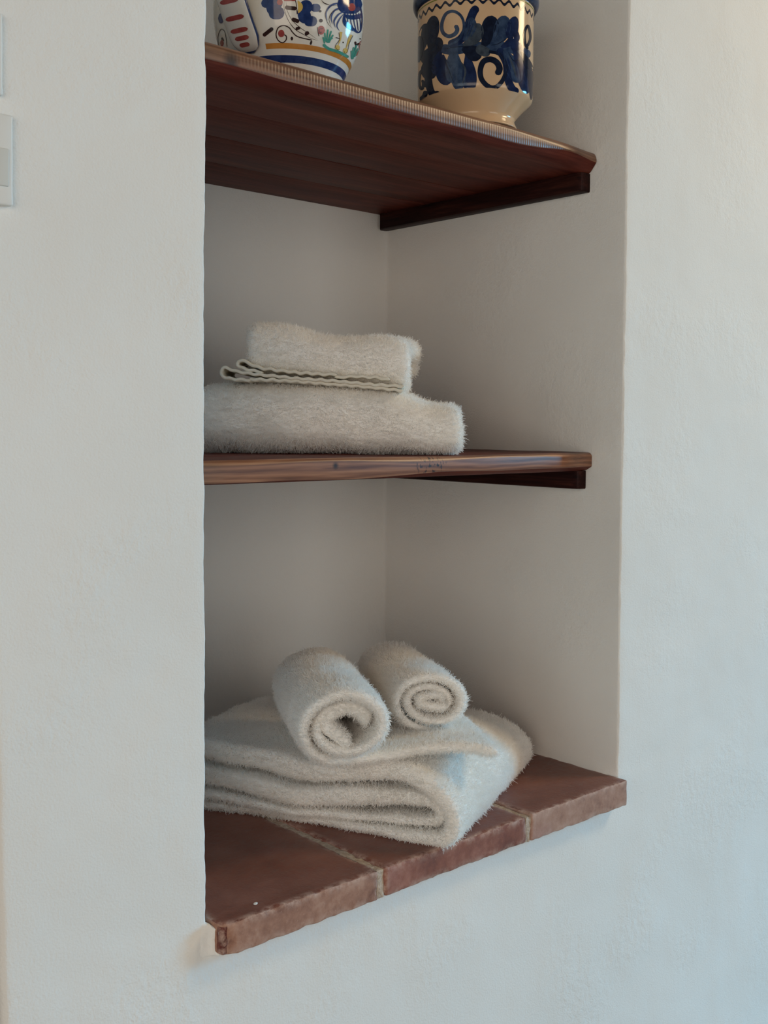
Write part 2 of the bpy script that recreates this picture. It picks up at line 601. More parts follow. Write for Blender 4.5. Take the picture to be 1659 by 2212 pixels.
def make_shelf(name, label, ztop, T, edge_mat, seed, chatter, bevel_top, chamfer, y0=0.0355):
    root = tag(empty(name, (W / 2, D / 2, ztop - T)), label, 'shelf', 'stained boards of the niche')
    xs = np.linspace(0.001, W - 0.0008, 540)
    yb = 0.125
    verts, faces, mi = [], [], []
    prof_n = None
    for x in xs:
        end = smoothstep(0.46, 0.56, x)
        yf = y0 + 0.007 * end * end + 0.0010 * n3(x * 9, seed, 0)
        bt = bevel_top(x)
        cy, cz = chamfer(x)
        ch = 0.0
        if chatter:
            ph = x / 0.0036 + 0.25 * n3(x * 12, seed, 3)
            ch = 0.00016 * math.cos(2 * math.pi * ph) * smoothstep(0.03, 0.09, x) * (1 - smoothstep(0.47, 0.53, x))
        zt, zb = ztop + 0.0008 * n3(x * 6, seed, 5), ztop - T
        P = [(yb, zt, 0), (yf + 0.012, zt, 0), (yf + 0.005, zt - 0.0003, 0), (yf + 0.0022, zt - bt * 0.35, 1), (yf + 0.0008, zt - bt * 0.8, 1),
             (yf + 0.0002, zt - bt - 0.0004, 1), (yf + ch, zt - bt - 0.0016, 1), (yf + ch, (zt - bt + zb + cz) / 2 , 1), (yf + ch, zb + cz + 0.0012, 1),
             (yf + 0.0004 + 0.5 * ch, zb + cz, 1), (yf + 0.0015 + cy * 0.35, zb + cz * 0.55, 0), (yf + 0.002 + cy * 0.75, zb + cz * 0.16, 0),
             (yf + 0.003 + cy, zb, 0), (yf + 0.02 + cy, zb, 0), (yb, zb, 0)]
        prof_n = len(P)
        for (y, z, _) in P:
            verts.append((x, y, z))
        mats = [p[2] for p in P]
    for i in range(len(xs) - 1):
        for k in range(prof_n):
            a, b = i * prof_n + k, i * prof_n + (k + 1) % prof_n
            faces.append((a, a + prof_n, b + prof_n, b))
            mi.append(1 if (2 <= k <= 8) else 0)
    for i in (0, len(xs) - 1):
        f = [i * prof_n + k for k in range(prof_n)]
        faces.append(f if i else f[::-1])
        mi.append(0)
    o = mesh_obj('plank', verts, faces, [WOOD_UNDER, edge_mat], root, mi)
    recalc(o)
    # smooth only across the rounded edges
    o.data.set_sharp_from_angle(angle=math.radians(50))
    ys = [yb, 0.215, 0.312, D - 0.0005]
    for k in range(3):
        g = 0.0003
        V, F, _, _ = rough_box((0.001, ys[k] + g, ztop - T - 0.0002 * (k % 2)), (W - 0.0008, ys[k + 1] - g, ztop), (0.05, 0.05, 0.02), 0.0007, 0.0, seed + k)
        m = mesh_obj('plank', V, F, WOOD_UNDER, root)
        m.data.set_sharp_from_angle(angle=math.radians(40))
    return root


make_shelf('wooden_shelf', 'upper dark stained wooden shelf with rippled front edge carrying the painted pottery', ZTOP, 0.0236, EDGE_TOP, 1.7, True,
           lambda x: 0.0042 + 0.0012 * n3(x * 11, 1, 0) + 0.003 * smoothstep(0.4, 0.54, x),
           lambda x: (0.006 + 0.004 * n3(x * 10, 3, 0) + 0.004 * smoothstep(0.35, 0.5, x), 0.0070 + 0.0062 * n3(x * 9.0, 7, 0) + 0.0045 * smoothstep(0.4, 0.54, x)))
make_shelf('wooden_shelf', 'lower dark stained wooden shelf with grained front edge under the folded towel stack', ZMID, 0.0215, EDGE_MID, 6.4, False,
           lambda x: 0.0026 + 0.0022 * (0.5 + 0.5 * math.sin(x * 26 + 0.8)) * (1 - 0.5 * smoothstep(0.3, 0.5, x)),
           lambda x: (0.003 + 0.004 * smoothstep(0.22, 0.34, x), 0.0014 + 0.0032 * smoothstep(0.20, 0.30, x) + 0.0012 * n3(x * 14, 2, 0)))


def make_cleat(label, ztop, h):
    root = tag(empty('shelf_cleat', (W, 0.2, ztop - h)), label, 'shelf bracket', 'cleats on the right niche wall')
    yf, t = 0.0515, 0.017
    b = 0.006
    sec = [(W - 0.0002, yf), (W - t + b, yf), (W - t + b * 0.35, yf + b * 0.3), (W - t, yf + b * 1.4), (W - t, D - 0.006), (W - t + 0.004, D - 0.001), (W - 0.0002, D - 0.001)]
    verts, faces = [], []
    zz = [(ztop - h, 0.0016), (ztop - h + 0.0008, 0.0004), (ztop - h + 0.002, 0.0), (ztop - 0.002, 0), (ztop - 0.0003, 0.0)]
    for z, ins in zz:
        for x, y in sec:
            verts.append((min(W - 0.0002, x + ins) if x < W - t + b + 1e-6 else x, y + ins * 0.5 if y < 0.1 else y, z))
    n = len(sec)
    for j in range(len(zz) - 1):
        for i in range(n):
            a, c = j * n + i, j * n + (i + 1) % n
            faces.append((a, c, c + n, a + n))
    faces.append(tuple(range(n))[::-1])
    faces.append(tuple((len(zz) - 1) * n + i for i in range(n)))
    o = mesh_obj('wooden_batten', verts, faces, WOOD_CLEAT, root)
    recalc(o)
    o.data.set_sharp_from_angle(angle=math.radians(35))
    bm = bmesh.new()                     # countersunk screw head filled with dark stain
    bmesh.ops.create_cone(bm, cap_ends=True, segments=20, radius1=0.0032, radius2=0.0026, depth=0.0012)
    me = bpy.data.meshes.new('screw_plug')
    bm.to_mesh(me)
    bm.free()
    me.materials.append(WOOD_CLEAT)
    s = link('screw_plug', me, root)
    s.matrix_world = Matrix.Translation((W - t - 0.0002, 0.36, ztop - h * 0.5)) @ Matrix.Rotation(math.pi / 2, 4, 'Y')
    return root


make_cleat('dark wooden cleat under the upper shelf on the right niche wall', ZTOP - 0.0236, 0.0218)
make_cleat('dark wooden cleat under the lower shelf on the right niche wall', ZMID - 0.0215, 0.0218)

# ------------------------------------------------------------------ towels


def sheet(name, path, thick_, length, O, e, axis, mat, parent, amp=0.0015, seed=0.0, step=0.0045, astep=0.006, bulge=None, a_off=None, edge_wave=0.0, blunt=False):
    """thick cloth swept along `axis`: path is a 2D centre line in the (e, z) plane"""
    O, e, axis = np.array(O, float), np.array(e, float), np.array(axis, float)
    zu = np.array([0, 0, 1.0])
    P = resample(catmull(path, 8), step)
    n = len(P)
    tg = np.gradient(P, axis=0)
    tg /= np.linalg.norm(tg, axis=1)[:, None] + 1e-12
    N = np.stack([-tg[:, 1], tg[:, 0]], 1)
    tf = thick_ if callable(thick_) else (lambda t: thick_)
    h = tf(0.5) / 2
    na = max(3, int(length / astep))
    tt = np.linspace(h, length - h, na)
    arc = np.linspace(-90, 90, 7)[1:-1]
    ring = [(a, h) for a in tt] + [(length - h + h * math.cos(math.radians(q)), -h * math.sin(math.radians(q))) for q in arc]
    ring += [(a, -h) for a in tt[::-1]] + [(h - h * math.cos(math.radians(q)), h * math.sin(math.radians(q))) for q in arc]
    ring = np.array(ring)
    m = len(ring)
    s = np.arange(n) * step
    total = s[-1]
    verts = []
    for i in range(n):
        dd = min(s[i], total - s[i])
        k = math.sqrt(max(0.0, 1 - (1 - min(1, dd / h)) ** 2)) if dd < h else 1.0
        k = max(0.5 if blunt else 0.12, k)
        for (a, hh) in ring:
            ao = a_off(s[i] / total, a / length) if a_off else 0.0
            ew = 0.0
            w = 0.0016 * n3(s[i] * 22 + seed, 1.5, seed) * (1 if a < length / 2 else -1)
            if a < 0.02:
                ew = edge_wave * (math.sin(s[i] / 0.0125 * 2 * math.pi) + 0.9 * n3(s[i] * 130, seed, 0))
            p2 = P[i] + N[i] * (hh * k * tf(s[i] / total) / (2 * h) + ew)
            p = O + e * p2[0] + zu * p2[1] + axis * (a + ao + w)
            if bulge is not None:
                p = p + bulge(p, s[i] / total, a / length)
            q = p * 26
            nv = np.array(noise.noise_vector(Vector((q[0] + seed, q[1], q[2])))) * amp
            q = p * 75
            nv = nv + np.array(noise.noise_vector(Vector((q[0], q[1] + seed, q[2])))) * amp * 0.35
            verts.append(p + nv)
    faces = []
    for i in range(n - 1):
        for j in range(m):
            a, b = i * m + j, i * m + (j + 1) % m
            faces.append((a, b, b + m, a + m))
    faces.append(tuple(range(m))[::-1])
    faces.append(tuple((n - 1) * m + j for j in range(m)))
    o = mesh_obj(name, verts, faces, mat, parent)
    recalc(o)
    return o


def pile(objs, density, length, parent, keep=None, rad=0.00026):
    """terry loops standing on the outside of the cloth, as hair curves"""
    roots, norms = [], []
    for o in objs:
        me = o.data
        me.calc_loop_triangles()
        nt = len(me.loop_triangles)
        tri = np.empty(nt * 3, np.int32)
        me.loop_triangles.foreach_get('vertices', tri)
        tri = tri.reshape(-1, 3)
        co = np.empty(len(me.vertices) * 3, np.float32)
        me.vertices.foreach_get('co', co)
        co = co.reshape(-1, 3).astype(float)
        nr = np.empty(len(me.vertices) * 3, np.float32)
        me.vertices.foreach_get('normal', nr)
        nr = nr.reshape(-1, 3).astype(float)
        A, B, C = co[tri[:, 0]], co[tri[:, 1]], co[tri[:, 2]]
        area = np.linalg.norm(np.cross(B - A, C - A), axis=1) / 2
        cnt = rng.poisson(area * density)
        idx = np.repeat(np.arange(nt), cnt)
        r1, r2 = np.sqrt(rng.random(len(idx))), rng.random(len(idx))
        w = np.stack([1 - r1, r1 * (1 - r2), r1 * r2], 1)
        T = tri[idx]
        p = (co[T] * w[:, :, None]).sum(1)
        n = (nr[T] * w[:, :, None]).sum(1)
        n /= np.linalg.norm(n, axis=1)[:, None] + 1e-9
        view = CAM - p
        view /= np.linalg.norm(view, axis=1)[:, None]
        ok = ((n * view).sum(1) > -0.45)
        p, n = p[ok], n[ok]
        roots.append(p)
        norms.append(n)
    p, n = np.vstack(roots), np.vstack(norms)
    # drop loops buried between two layers
    vv, ff, base = [], [], 0
    for o in objs:
        vv += [v.co[:] for v in o.data.vertices]
        ff += [[i + base for i in q.vertices] for q in o.data.polygons]
        base += len(o.data.vertices)
    bvh = BVHTree.FromPolygons(vv, ff)
    ok = np.ones(len(p), bool)
    st = p + n * 0.0006
    for i in range(len(p)):
        if bvh.ray_cast(st[i].tolist(), n[i].tolist(), 0.0045)[0] is not None:
            ok[i] = False
    p, n = p[ok], n[ok]
    if keep is not None:
        k = keep(p)
        p, n = p[k], n[k]
    N = len(p)
    L = length * (0.6 + 0.8 * rng.random(N) + 0.5 * (rng.random(N) > 0.92))[:, None]
    j1 = rng.normal(size=(N, 3)) * 0.45
    j2 = j1 + rng.normal(size=(N, 3)) * 0.55
    # loops lie over in soft drifts
    drift = np.stack([np.sin(p[:, 1] * 70 + p[:, 2] * 60), np.sin(p[:, 0] * 65 + 1.3), np.sin(p[:, 0] * 80 + p[:, 1] * 50)], 1) * 0.35
    pts = np.stack([p - n * 0.0004, p + (n + j1 * 0.5) * L * 0.5, p + (n * 0.95 + j2 * 1.0 + drift - np.array([0, 0, 0.15])) * L * 0.85], 1)
    hc = bpy.data.hair_curves.new('terry_pile')
    hc.add_curves([3] * N)
    hc.attributes['position'].data.foreach_set('vector', pts.astype(np.float32).ravel())
    ra = hc.attributes.get('radius') or hc.attributes.new('radius', 'FLOAT', 'POINT')
    ra.data.foreach_set('value', np.tile(np.array([rad, rad * 0.95, rad * 0.45], np.float32), N))
    hc.materials.append(TERRY)
    o = link('terry_pile', hc, parent)
    tag(o, kind='stuff')
    return N


DENS = 7.0e5
PL = 0.0021

# --- the bath towel lying on the tiles: four layers of a double fold, folded edge to the front right
T0 = np.array([0.2582, -0.0189, 0.0])
dv = np.array([0.441, -0.8975, 0.0])
av = np.array([0.8975, 0.441, 0.0])
towel = tag(empty('bath_towel', (0.3, 0.12, 0.0)), 'large white bath towel folded in four layers on the terracotta tiles', 'towel')
pathA = [(-0.30, 0.066), (-0.265, 0.0640), (-0.205, 0.0600), (-0.152, 0.0560), (-0.106, 0.0600), (-0.065, 0.0690), (-0.038, 0.0685), (-0.014, 0.0570), (0.0030, 0.0400), (0.0065, 0.0200),
         (-0.003, 0.0070), (-0.03, 0.0060), (-0.09, 0.0050), (-0.16, 0.0045), (-0.23, 0.0052), (-0.285, 0.0060), (-0.297, 0.0115), (-0.290, 0.0170),
         (-0.24, 0.0160), (-0.17, 0.0125), (-0.10, 0.0150), (-0.045, 0.0190), (-0.014, 0.0215), (-0.0060, 0.0290), (-0.0150, 0.0400), (-0.040, 0.0430), (-0.075, 0.0400), (-0.11, 0.0350),
         (-0.15, 0.0300), (-0.20, 0.0325), (-0.25, 0.0360), (-0.295, 0.0370)]


def thick_low(t):
    return float(np.interp(t, [0, 0.20, 0.27, 0.34, 0.40, 0.70, 0.76, 0.83, 1.0], [0.0190, 0.0180, 0.0140, 0.0085, 0.0070, 0.0070, 0.0090, 0.0155, 0.0160]))


def bulge_low(p, s, a):
    # the towel thins toward the back right corner and its fold is softly uneven
    return np.array([0, 0, -0.014 * smoothstep(0.55, 1.0, a) * (p[2] / 0.07) + 0.003 * math.sin(a * 5.0) * p[2] / 0.07])


lowA = sheet('folded_cloth', pathA, thick_low, 0.283, T0, dv, av, CLOTH, towel, 0.0018, 2.0, 0.0045, 0.006, bulge_low,
             a_off=lambda s, a: 0.004 * math.sin(s * 19) * (1 if a < 0.5 else 0.4))
lowp = [lowA]

# --- left roll with its loose end running under the other roll
ang = math.radians(29)
bL = np.array([math.sin(ang), math.cos(ang), 0.0])
eL = np.array([math.cos(ang), -math.sin(ang), 0.0])
CL = np.array([0.186, 0.050, 0.1235])


def spiral(a0, b0, turns, pitch, start, n=16, tilt=0.0, power=1.0):
    out = []
    N = int(turns * n)
    for i in range(N + 1):
        th = math.radians(start) - 2 * math.pi * i / n
        k = i / n * pitch
        x, z = max(0.004, a0 - k) * math.cos(th), max(0.003, b0 - k) * math.sin(th)
        out.append((x * math.cos(tilt) - z * math.sin(tilt), x * math.sin(tilt) + z * math.cos(tilt)))
    return out


rollL = tag(empty('rolled_towel', tuple(CL - np.array([0, 0, 0.045]))), 'larger rolled white towel with loose core, its tail spread under the smaller roll', 'towel', 'white towels on the terracotta sill')
tail = [(0.155, -0.0385), (0.138, -0.0350), (0.110, -0.0325), (0.070, -0.0350), (0.035, -0.0385)]
pathL = tail + spiral(0.0455, 0.0385, 1.75, 0.0140, -92, 16, 0.12)
pl_ = np.array(pathL)
pathL = [tuple(q) for q in pl_] + [(0.013, 0.0125), (-0.003, 0.0155), (-0.0185, 0.0085), (-0.0185, -0.0015), (-0.0080, -0.0100), (0.0020, -0.0185)]
clL = sheet('rolled_cloth', pathL, lambda t: 0.0084 + 0.0042 * smoothstep(0.80, 0.92, t), 0.182, CL - bL * 0.01, eL, bL, CLOTH, rollL, 0.0016, 5.0, 0.0038, 0.006,
            a_off=lambda s, a: (0.010 * math.sin(s * 9.0) - 0.018 * s) * (1 - a), blunt=True)

# --- right roll
ang2 = math.radians(27)
bR = np.array([math.sin(ang2), math.cos(ang2), 0.0])
eR = np.array([math.cos(ang2), -math.sin(ang2), 0.0])
CR = np.array([0.2980, 0.040, 0.1245])
rollR = tag(empty('rolled_towel', tuple(CR - np.array([0, 0, 0.035]))), 'smaller rolled white towel on the right with flat tight core', 'towel', 'white towels on the terracotta sill')
pathR = spiral(0.0405, 0.0315, 2.0, 0.0112, -60, 16, -0.10)
pathR += [(0.010, 0.0050), (-0.012, 0.0045), (-0.014, -0.0005), (0.004, -0.0045), (0.014, -0.0045)]
clR = sheet('rolled_cloth', pathR, 0.0070, 0.165, CR, eR, bR, CLOTH, rollR, 0.0013, 8.0, 0.0036, 0.006,
            a_off=lambda s, a: 0.005 * math.sin(s * 11.0) * (1 - a))
n_low = pile(lowp, DENS, PL, towel)
n_L = pile([clL], DENS, PL, rollL)
n_R = pile([clR], DENS, PL, rollR)

# --- stack on the middle shelf
R0 = np.array([0.325, 0.031, ZMID])
dm = np.array([0.73, -0.683, 0.0])
dm /= np.linalg.norm(dm)
nm = np.array([-dm[1], dm[0], 0.0])          # towards the back of the niche
nf = -nm
mid1 = tag(empty('bath_towel', (0.3, 0.15, ZMID)), 'thick folded white towel lowest on the wooden shelf', 'towel', 'folded towels on the shelf')
pm = [(-0.165, 0.0115), (-0.10, 0.0110), (-0.045, 0.0105), (-0.022, 0.0130), (-0.0105, 0.0230), (-0.0085, 0.037), (-0.0105, 0.050), (-0.021, 0.0595), (-0.045, 0.0625),
      (-0.10, 0.0635), (-0.150, 0.0625), (-0.168, 0.0540), (-0.158, 0.0455), (-0.10, 0.0440), (-0.048, 0.0425), (-0.036, 0.0365), (-0.046, 0.0300), (-0.10, 0.0295), (-0.155, 0.0285)]


def bulge_mid(p, s, a):
    q = a
    dz = (0.004 * math.sin(q * math.pi) - 0.008 * q - 0.012 * smoothstep(0.74, 0.9, q)) * (p[2] - ZMID) / 0.07
    return np.array([0, 0, dz])


LM = 0.272
m1 = sheet('folded_cloth', pm, 0.0165, LM, R0 - dm * LM, nf, dm, CLOTH, mid1, 0.0018, 12.0, 0.0045, 0.006, bulge_mid)
mid2 = tag(empty('hand_towel', (0.24, 0.15, ZMID + 0.08)), 'smaller folded white towel on top of the stack with flat woven hem showing', 'towel', 'folded towels on the shelf')
L2 = 0.168
O2 = R0 - dm * (0.054 + L2) + nm * 0.010
zb = 0.0835
pt = [(-0.130, zb + 0.008), (-0.06, zb + 0.008), (-0.022, zb + 0.0095), (-0.0095, zb + 0.017), (-0.0075, zb + 0.027), (-0.0095, zb + 0.037), (-0.021, zb + 0.0435),
      (-0.06, zb + 0.0445), (-0.115, zb + 0.0435), (-0.130, zb + 0.034), (-0.118, zb + 0.026), (-0.06, zb + 0.0255), (-0.034, zb + 0.0255)]


def bulge_top(p, s, a):
    return np.array([0, 0, -0.017 * a + 0.003 * math.sin(a * 9) * (p[2] - ZMID - zb) / 0.05])


m2 = sheet('folded_cloth', pt, 0.0150, L2, O2, nf, dm, CLOTH, mid2, 0.0016, 21.0, 0.0045, 0.006, bulge_top,
           a_off=lambda s, a: 0.011 * smoothstep(0.5, 1.0, a) * smoothstep(0.40, 0.52, s) * (1 - smoothstep(0.74, 0.84, s)))


def hem(path, depth, O, seed, thick=0.0034):
    """flat woven border: a thin strip folded at its left end, its edge softly waved; path in the (dm, z) plane"""
    return sheet('woven_hem', path, thick, depth, O, dm, nm, TERRY_HEM, mid2, 0.0006, seed, 0.0018, 0.01, edge_wave=0.0006)


HB = R0 - dm * 0.246 + nm * (-0.0015) + np.array([0, 0, 0.0025])
hem([(0.030, 0.0735), (0.012, 0.0745), (0.003, 0.0765), (-0.001, 0.0810), (0.0015, 0.0855), (0.006, 0.0858), (0.014, 0.0828), (0.035, 0.0795), (0.075, 0.0757), (0.115, 0.0735), (0.150, 0.0702), (0.188, 0.0680)], 0.08, HB, 3.0)
hem([(0.187, 0.0640), (0.155, 0.0668), (0.12, 0.0696), (0.08, 0.0722), (0.05, 0.0738), (0.028, 0.0740)], 0.08, HB + nm * 0.002, 5.0)
HB2 = R0 - dm * 0.230 + nm * 0.000 + np.array([0, 0, 0.001])
hem([(0.026, 0.0830), (0.010, 0.0860), (0.001, 0.0890), (0.0005, 0.0935), (0.005, 0.0955), (0.011, 0.0925), (0.026, 0.0872), (0.06, 0.0835), (0.085, 0.0822), (0.103, 0.0815)], 0.07, HB2, 7.0)
hem([(0.100, 0.0785), (0.120, 0.0795), (0.140, 0.0785), (0.157, 0.0760)], 0.07, HB2 + nm * 0.003, 9.0)
n_1 = pile([m1], DENS, PL, mid1)
n_2 = pile([m2], DENS, PL, mid2)
print('PILE', n_low, n_L, n_R, n_1, n_2)

# ------------------------------------------------------------------ pottery


def lathe(name, prof, mat, parent, C, seg=160, n=5):
    P = catmull(prof, n)
    P[:, 0] = np.maximum(P[:, 0], 0.0)
    verts, faces = [], []
    for (r, z) in P:
        for k in range(seg):
            a = 2 * math.pi * k / seg
            verts.append((C[0] + r * math.cos(a), C[1] + r * math.sin(a), C[2] + z))
    for i in range(len(P) - 1):
        for k in range(seg):
            a, b = i * seg + k, i * seg + (k + 1) % seg
            faces.append((a, b, b + seg, a + seg))
    o = mesh_obj(name, verts, faces, mat, parent)
    recalc(o)
    return o, P


class Painter:
    """lays brush strokes as thin glaze ribbons on a surface of revolution"""

    def __init__(self, C, P, zlo, zhi, rot_copies=(0.0, math.pi)):
        self.C = np.array(C)
        sel = (P[:, 1] >= zlo) & (P[:, 1] <= zhi)
        i1 = np.argmax(P[:, 1] > zhi) if (P[:, 1] > zhi).any() else len(P)
        Q = P[:i1]
        Q = Q[Q[:, 1] >= zlo]
        self.z, self.r = Q[:, 1], Q[:, 0]
        o = np.argsort(self.z)
        self.z, self.r = self.z[o], self.r[o]
        self.zlo, self.zhi = zlo, zhi
        self.verts, self.faces, self.mi, self.mats = [], [], [], []
        self.layer = 0
        self.copies = rot_copies

    def R(self, z):
        return np.interp(z, self.z, self.r)

    def hit(self, u, v):
        for _ in range(60):
            d = ray(u, v)
            o = CAM - self.C
            t0 = -(o[0] * d[0] + o[1] * d[1]) / (d[0] ** 2 + d[1] ** 2)
            prev = None
            for t in np.linspace(t0 - 0.09, t0 + 0.002, 28):
                p = o + d * t
                g = math.hypot(p[0], p[1]) - self.R(min(max(p[2], self.zlo), self.zhi))
                if g <= 0:
                    a, b = (prev if prev is not None else t), t
                    for _k in range(14):
                        m_ = (a + b) / 2
                        p = o + d * m_
                        if math.hypot(p[0], p[1]) - self.R(min(max(p[2], self.zlo), self.zhi)) <= 0:
                            b = m_
                        else:
                            a = m_
                    return math.atan2(p[1], p[0]), p[2]
                prev = t
            cu = self.cu
            u += (0.5 if u < cu else -0.5) * 1.5
        return None

    def slot(self, mat):
        if mat not in self.mats:
            self.mats.append(mat)
        return self.mats.index(mat)

    def grid(self, G, mat, off):
        """G: rows x cols of (theta, z)"""
        s = self.slot(mat)
        rows, cols = G.shape[:2]
        for c in self.copies:
            b = len(self.verts)
            for i in range(rows):
                for j in range(cols):
                    th, z = G[i, j]
                    z = min(max(z, self.zlo), self.zhi)
                    dr = (self.R(z + 0.0006) - self.R(z - 0.0006)) / 0.0012
                    nrm = math.hypot(1, dr)
                    r = self.R(z) + off / nrm
                    zz = z - off * dr / nrm
                    self.verts.append((self.C[0] + r * math.cos(th + c), self.C[1] + r * math.sin(th + c), self.C[2] + zz))
            for i in range(rows - 1):
                for j in range(cols - 1):
                    a = b + i * cols + j
                    self.faces.append((a, a + 1, a + cols + 1, a + cols))
                    self.mi.append(s)

    def stroke(self, pts, w, mat, prof='round', n=6, across=5, seedw=0.0):
        """pts: centre line in photo pixels, w: full width in pixels"""
        P = catmull(pts, n) if len(pts) > 2 else np.linspace(pts[0], pts[1], 12)
        P = resample(np.array(P, float), max(1.3, w * 0.075))
        tg = np.gradient(P, axis=0)
        tg /= np.linalg.norm(tg, axis=1)[:, None] + 1e-9
        N = np.stack([-tg[:, 1], tg[:, 0]], 1)
        s = np.linspace(0, 1, len(P))
        Ltot = np.linalg.norm(np.diff(P, axis=0), axis=1).sum()
        if prof == 'round':
            e = min(0.5, 0.5 * w / max(Ltot, 1e-6))
            k = np.sqrt(np.clip(1 - (1 - np.clip(np.minimum(s, 1 - s) / e, 0, 1)) ** 2, 0.0, 1))
        elif prof == 'leaf':          # narrow root, full round tip
            k = np.where(s < 0.62, 0.25 + 0.75 * np.sin(s / 0.62 * math.pi / 2) ** 1.2, np.sqrt(np.clip(1 - ((s - 0.62) / 0.38) ** 2, 0, 1)))
        elif prof == 'lens':
            k = np.sin(s * math.pi) ** 0.8
        elif prof == 'taper':
            k = np.clip(1 - s, 0.08, 1) ** 0.7
        elif prof == 'swell':         # thin start, thick blunt end
            k = 0.45 + 0.55 * s
            e = min(0.5, 0.5 * w / max(Ltot, 1e-6))
            k = k * np.sqrt(np.clip(1 - (1 - np.clip((1 - s) / e, 0, 1)) ** 2, 0, 1))
        k = np.maximum(k, 0.02)
        G = []
        for i in range(len(P)):
            row = []
            for c in np.linspace(-0.5, 0.5, across):
                q = P[i] + N[i] * c * w * k[i]
                hit = self.hit(q[0], q[1])
                row.append(hit if hit else (np.nan, np.nan))
            G.append(row)
        G = np.array(G)
        if np.isnan(G).any():
            good = ~np.isnan(G).any(axis=(1, 2))
            G = G[good]
            if len(G) < 2:
                return
        G[..., 0] = np.unwrap(np.unwrap(G[..., 0], axis=0), axis=1)
        self.layer += 1
        self.grid(G, mat, 0.00010 + 0.0000035 * self.layer)

    def blob(self, c, rx, ry, mat):
        self.stroke([(c[0] - rx, c[1]), (c[0], c[1]), (c[0] + rx, c[1])], 2 * ry, mat, 'lens' if rx > ry * 1.8 else 'round')

    def ring(self, z, w, mat, a0=0, a1=2 * math.pi, wave=0.0, nw=0):
        n = 260
        th = np.linspace(a0, a1, n)
        G = []
        for t in th:
            zc = z + wave * math.sin(t * nw)
            G.append([(t, zc + c * w) for c in np.linspace(-0.5, 0.5, 5)])
        self.layer += 1
        cp, self.copies = self.copies, (0.0,)
        self.grid(np.array(G), mat, 0.00010 + 0.0000035 * self.layer)
        self.copies = cp

    def build(self, name, parent):
        return mesh_obj(name, self.verts, self.faces, self.mats, parent, self.mi)


def glaze(name, c, c2=None, rough=0.12, scale=60):
    return mat_plain(name, c, rough, scale, c2 or c, 0, 0, 0.42, 0.0)


def z1(x, y):
    return (420 + x / 4.1475, y / 4.1475)


def z2(x, y):
    return (840 + x / 2.9625, y / 2.9625)


def mp(f, L):
    return [f(*q) for q in L]


# ---- blue and cream crock
PC = np.array([0.398, 0.085, ZTOP])
crock = tag(empty('ceramic_crock', tuple(PC)), 'cream pottery crock painted with dark blue leaves and scrolls', 'pottery')
CREAM = glaze('cream_glaze', (0.60, 0.40, 0.235), (0.68, 0.47, 0.29), 0.14, 9)
NAVY_RIM = glaze('navy_rim_glaze', (0.012, 0.026, 0.065), (0.03, 0.06, 0.12), 0.12)
prof = [(0.0, 0.0006), (0.030, 0.0006), (0.0455, 0.0008), (0.0462, 0.003), (0.0440, 0.0080), (0.0435, 0.0115), (0.0455, 0.0150), (0.0520, 0.0225), (0.0600, 0.0300), (0.0622, 0.0330), (0.0628, 0.0380),
        (0.0630, 0.055), (0.0630, 0.080), (0.0630, 0.105), (0.0632, 0.124), (0.0636, 0.130)]
crock_body, CP = lathe('body', prof, CREAM, crock, PC)
rim_prof = [(0.0634, 0.1290), (0.0660, 0.1302), (0.0682, 0.1340), (0.0686, 0.139), (0.0674, 0.147), (0.0655, 0.155), (0.0650, 0.163), (0.0640, 0.166), (0.0615, 0.165), (0.0605, 0.157), (0.0590, 0.13), (0.0585, 0.08), (0.0575, 0.048), (0.050, 0.036), (0.03, 0.030), (0.0, 0.029)]
lathe('rim', rim_prof, [NAVY_RIM], crock, PC)
B1 = glaze('navy_stroke', (0.006, 0.009, 0.022), (0.011, 0.018, 0.040), 0.12, 140)
B2 = glaze('blue_stroke', (0.016, 0.032, 0.075), (0.040, 0.068, 0.130), 0.12, 140)
B3 = glaze('deep_blue_stroke', (0.007, 0.013, 0.045), (0.013, 0.026, 0.080), 0.12, 140)
B4 = glaze('grey_blue_stroke', (0.028, 0.038, 0.054), (0.058, 0.075, 0.098), 0.14, 140)
GRN = glaze('olive_line', (0.16, 0.19, 0.03), None, 0.15)
ck = Painter(PC, CP, 0.031, 0.1295)
ck.cu = 1027.0
ck.ring(0.1268, 0.0012, GRN)
ck.ring(0.1195, 0.0030, B1, wave=0.0022, nw=34)
S = lambda L, w, m, p='round': ck.stroke(mp(z2, L), w * (1.15 if p == 'leaf' else 1.06) / 2.9625, m, p)
# undersides and stems first, darker leaves over them
S([(330, 310), (420, 320), (520, 300), (620, 300), (720, 300), (820, 320), (905, 360)], 60, B2)
S([(200, 380), (260, 360), (330, 300)], 90, B1)
S([(215, 330), (225, 240), (240, 150)], 62, B1, 'leaf')
S([(265, 330), (275, 220), (292, 100)], 76, B1, 'leaf')
S([(325, 330), (315, 280), (300, 240)], 60, B1, 'leaf')
S([(380, 290), (455, 255), (495, 200), (520, 130), (545, 70), (575, 50)], 50, B3, 'round')
S([(380, 290), (440, 260), (475, 200), (478, 140), (455, 95), (410, 72), (365, 90), (340, 150), (345, 205), (380, 232), (420, 220), (438, 190), (425, 160)], 26, B2, 'swell')
S([(480, 260), (520, 190), (530, 110)], 62, B2, 'leaf')
S([(480, 300), (540, 240), (580, 150)], 88, B4, 'leaf')
S([(600, 300), (640, 220), (660, 100)], 98, B1, 'leaf')
S([(650, 300), (710, 230), (745, 100)], 92, B2, 'leaf')
S([(720, 305), (800, 250), (785, 200), (810, 105)], 70, B3, 'leaf')
S([(780, 310), (825, 290), (845, 275)], 56, B3, 'round')
S([(885, 300), (905, 240), (890, 165), (868, 210), (872, 280), (890, 315)], 16, B1, 'round')
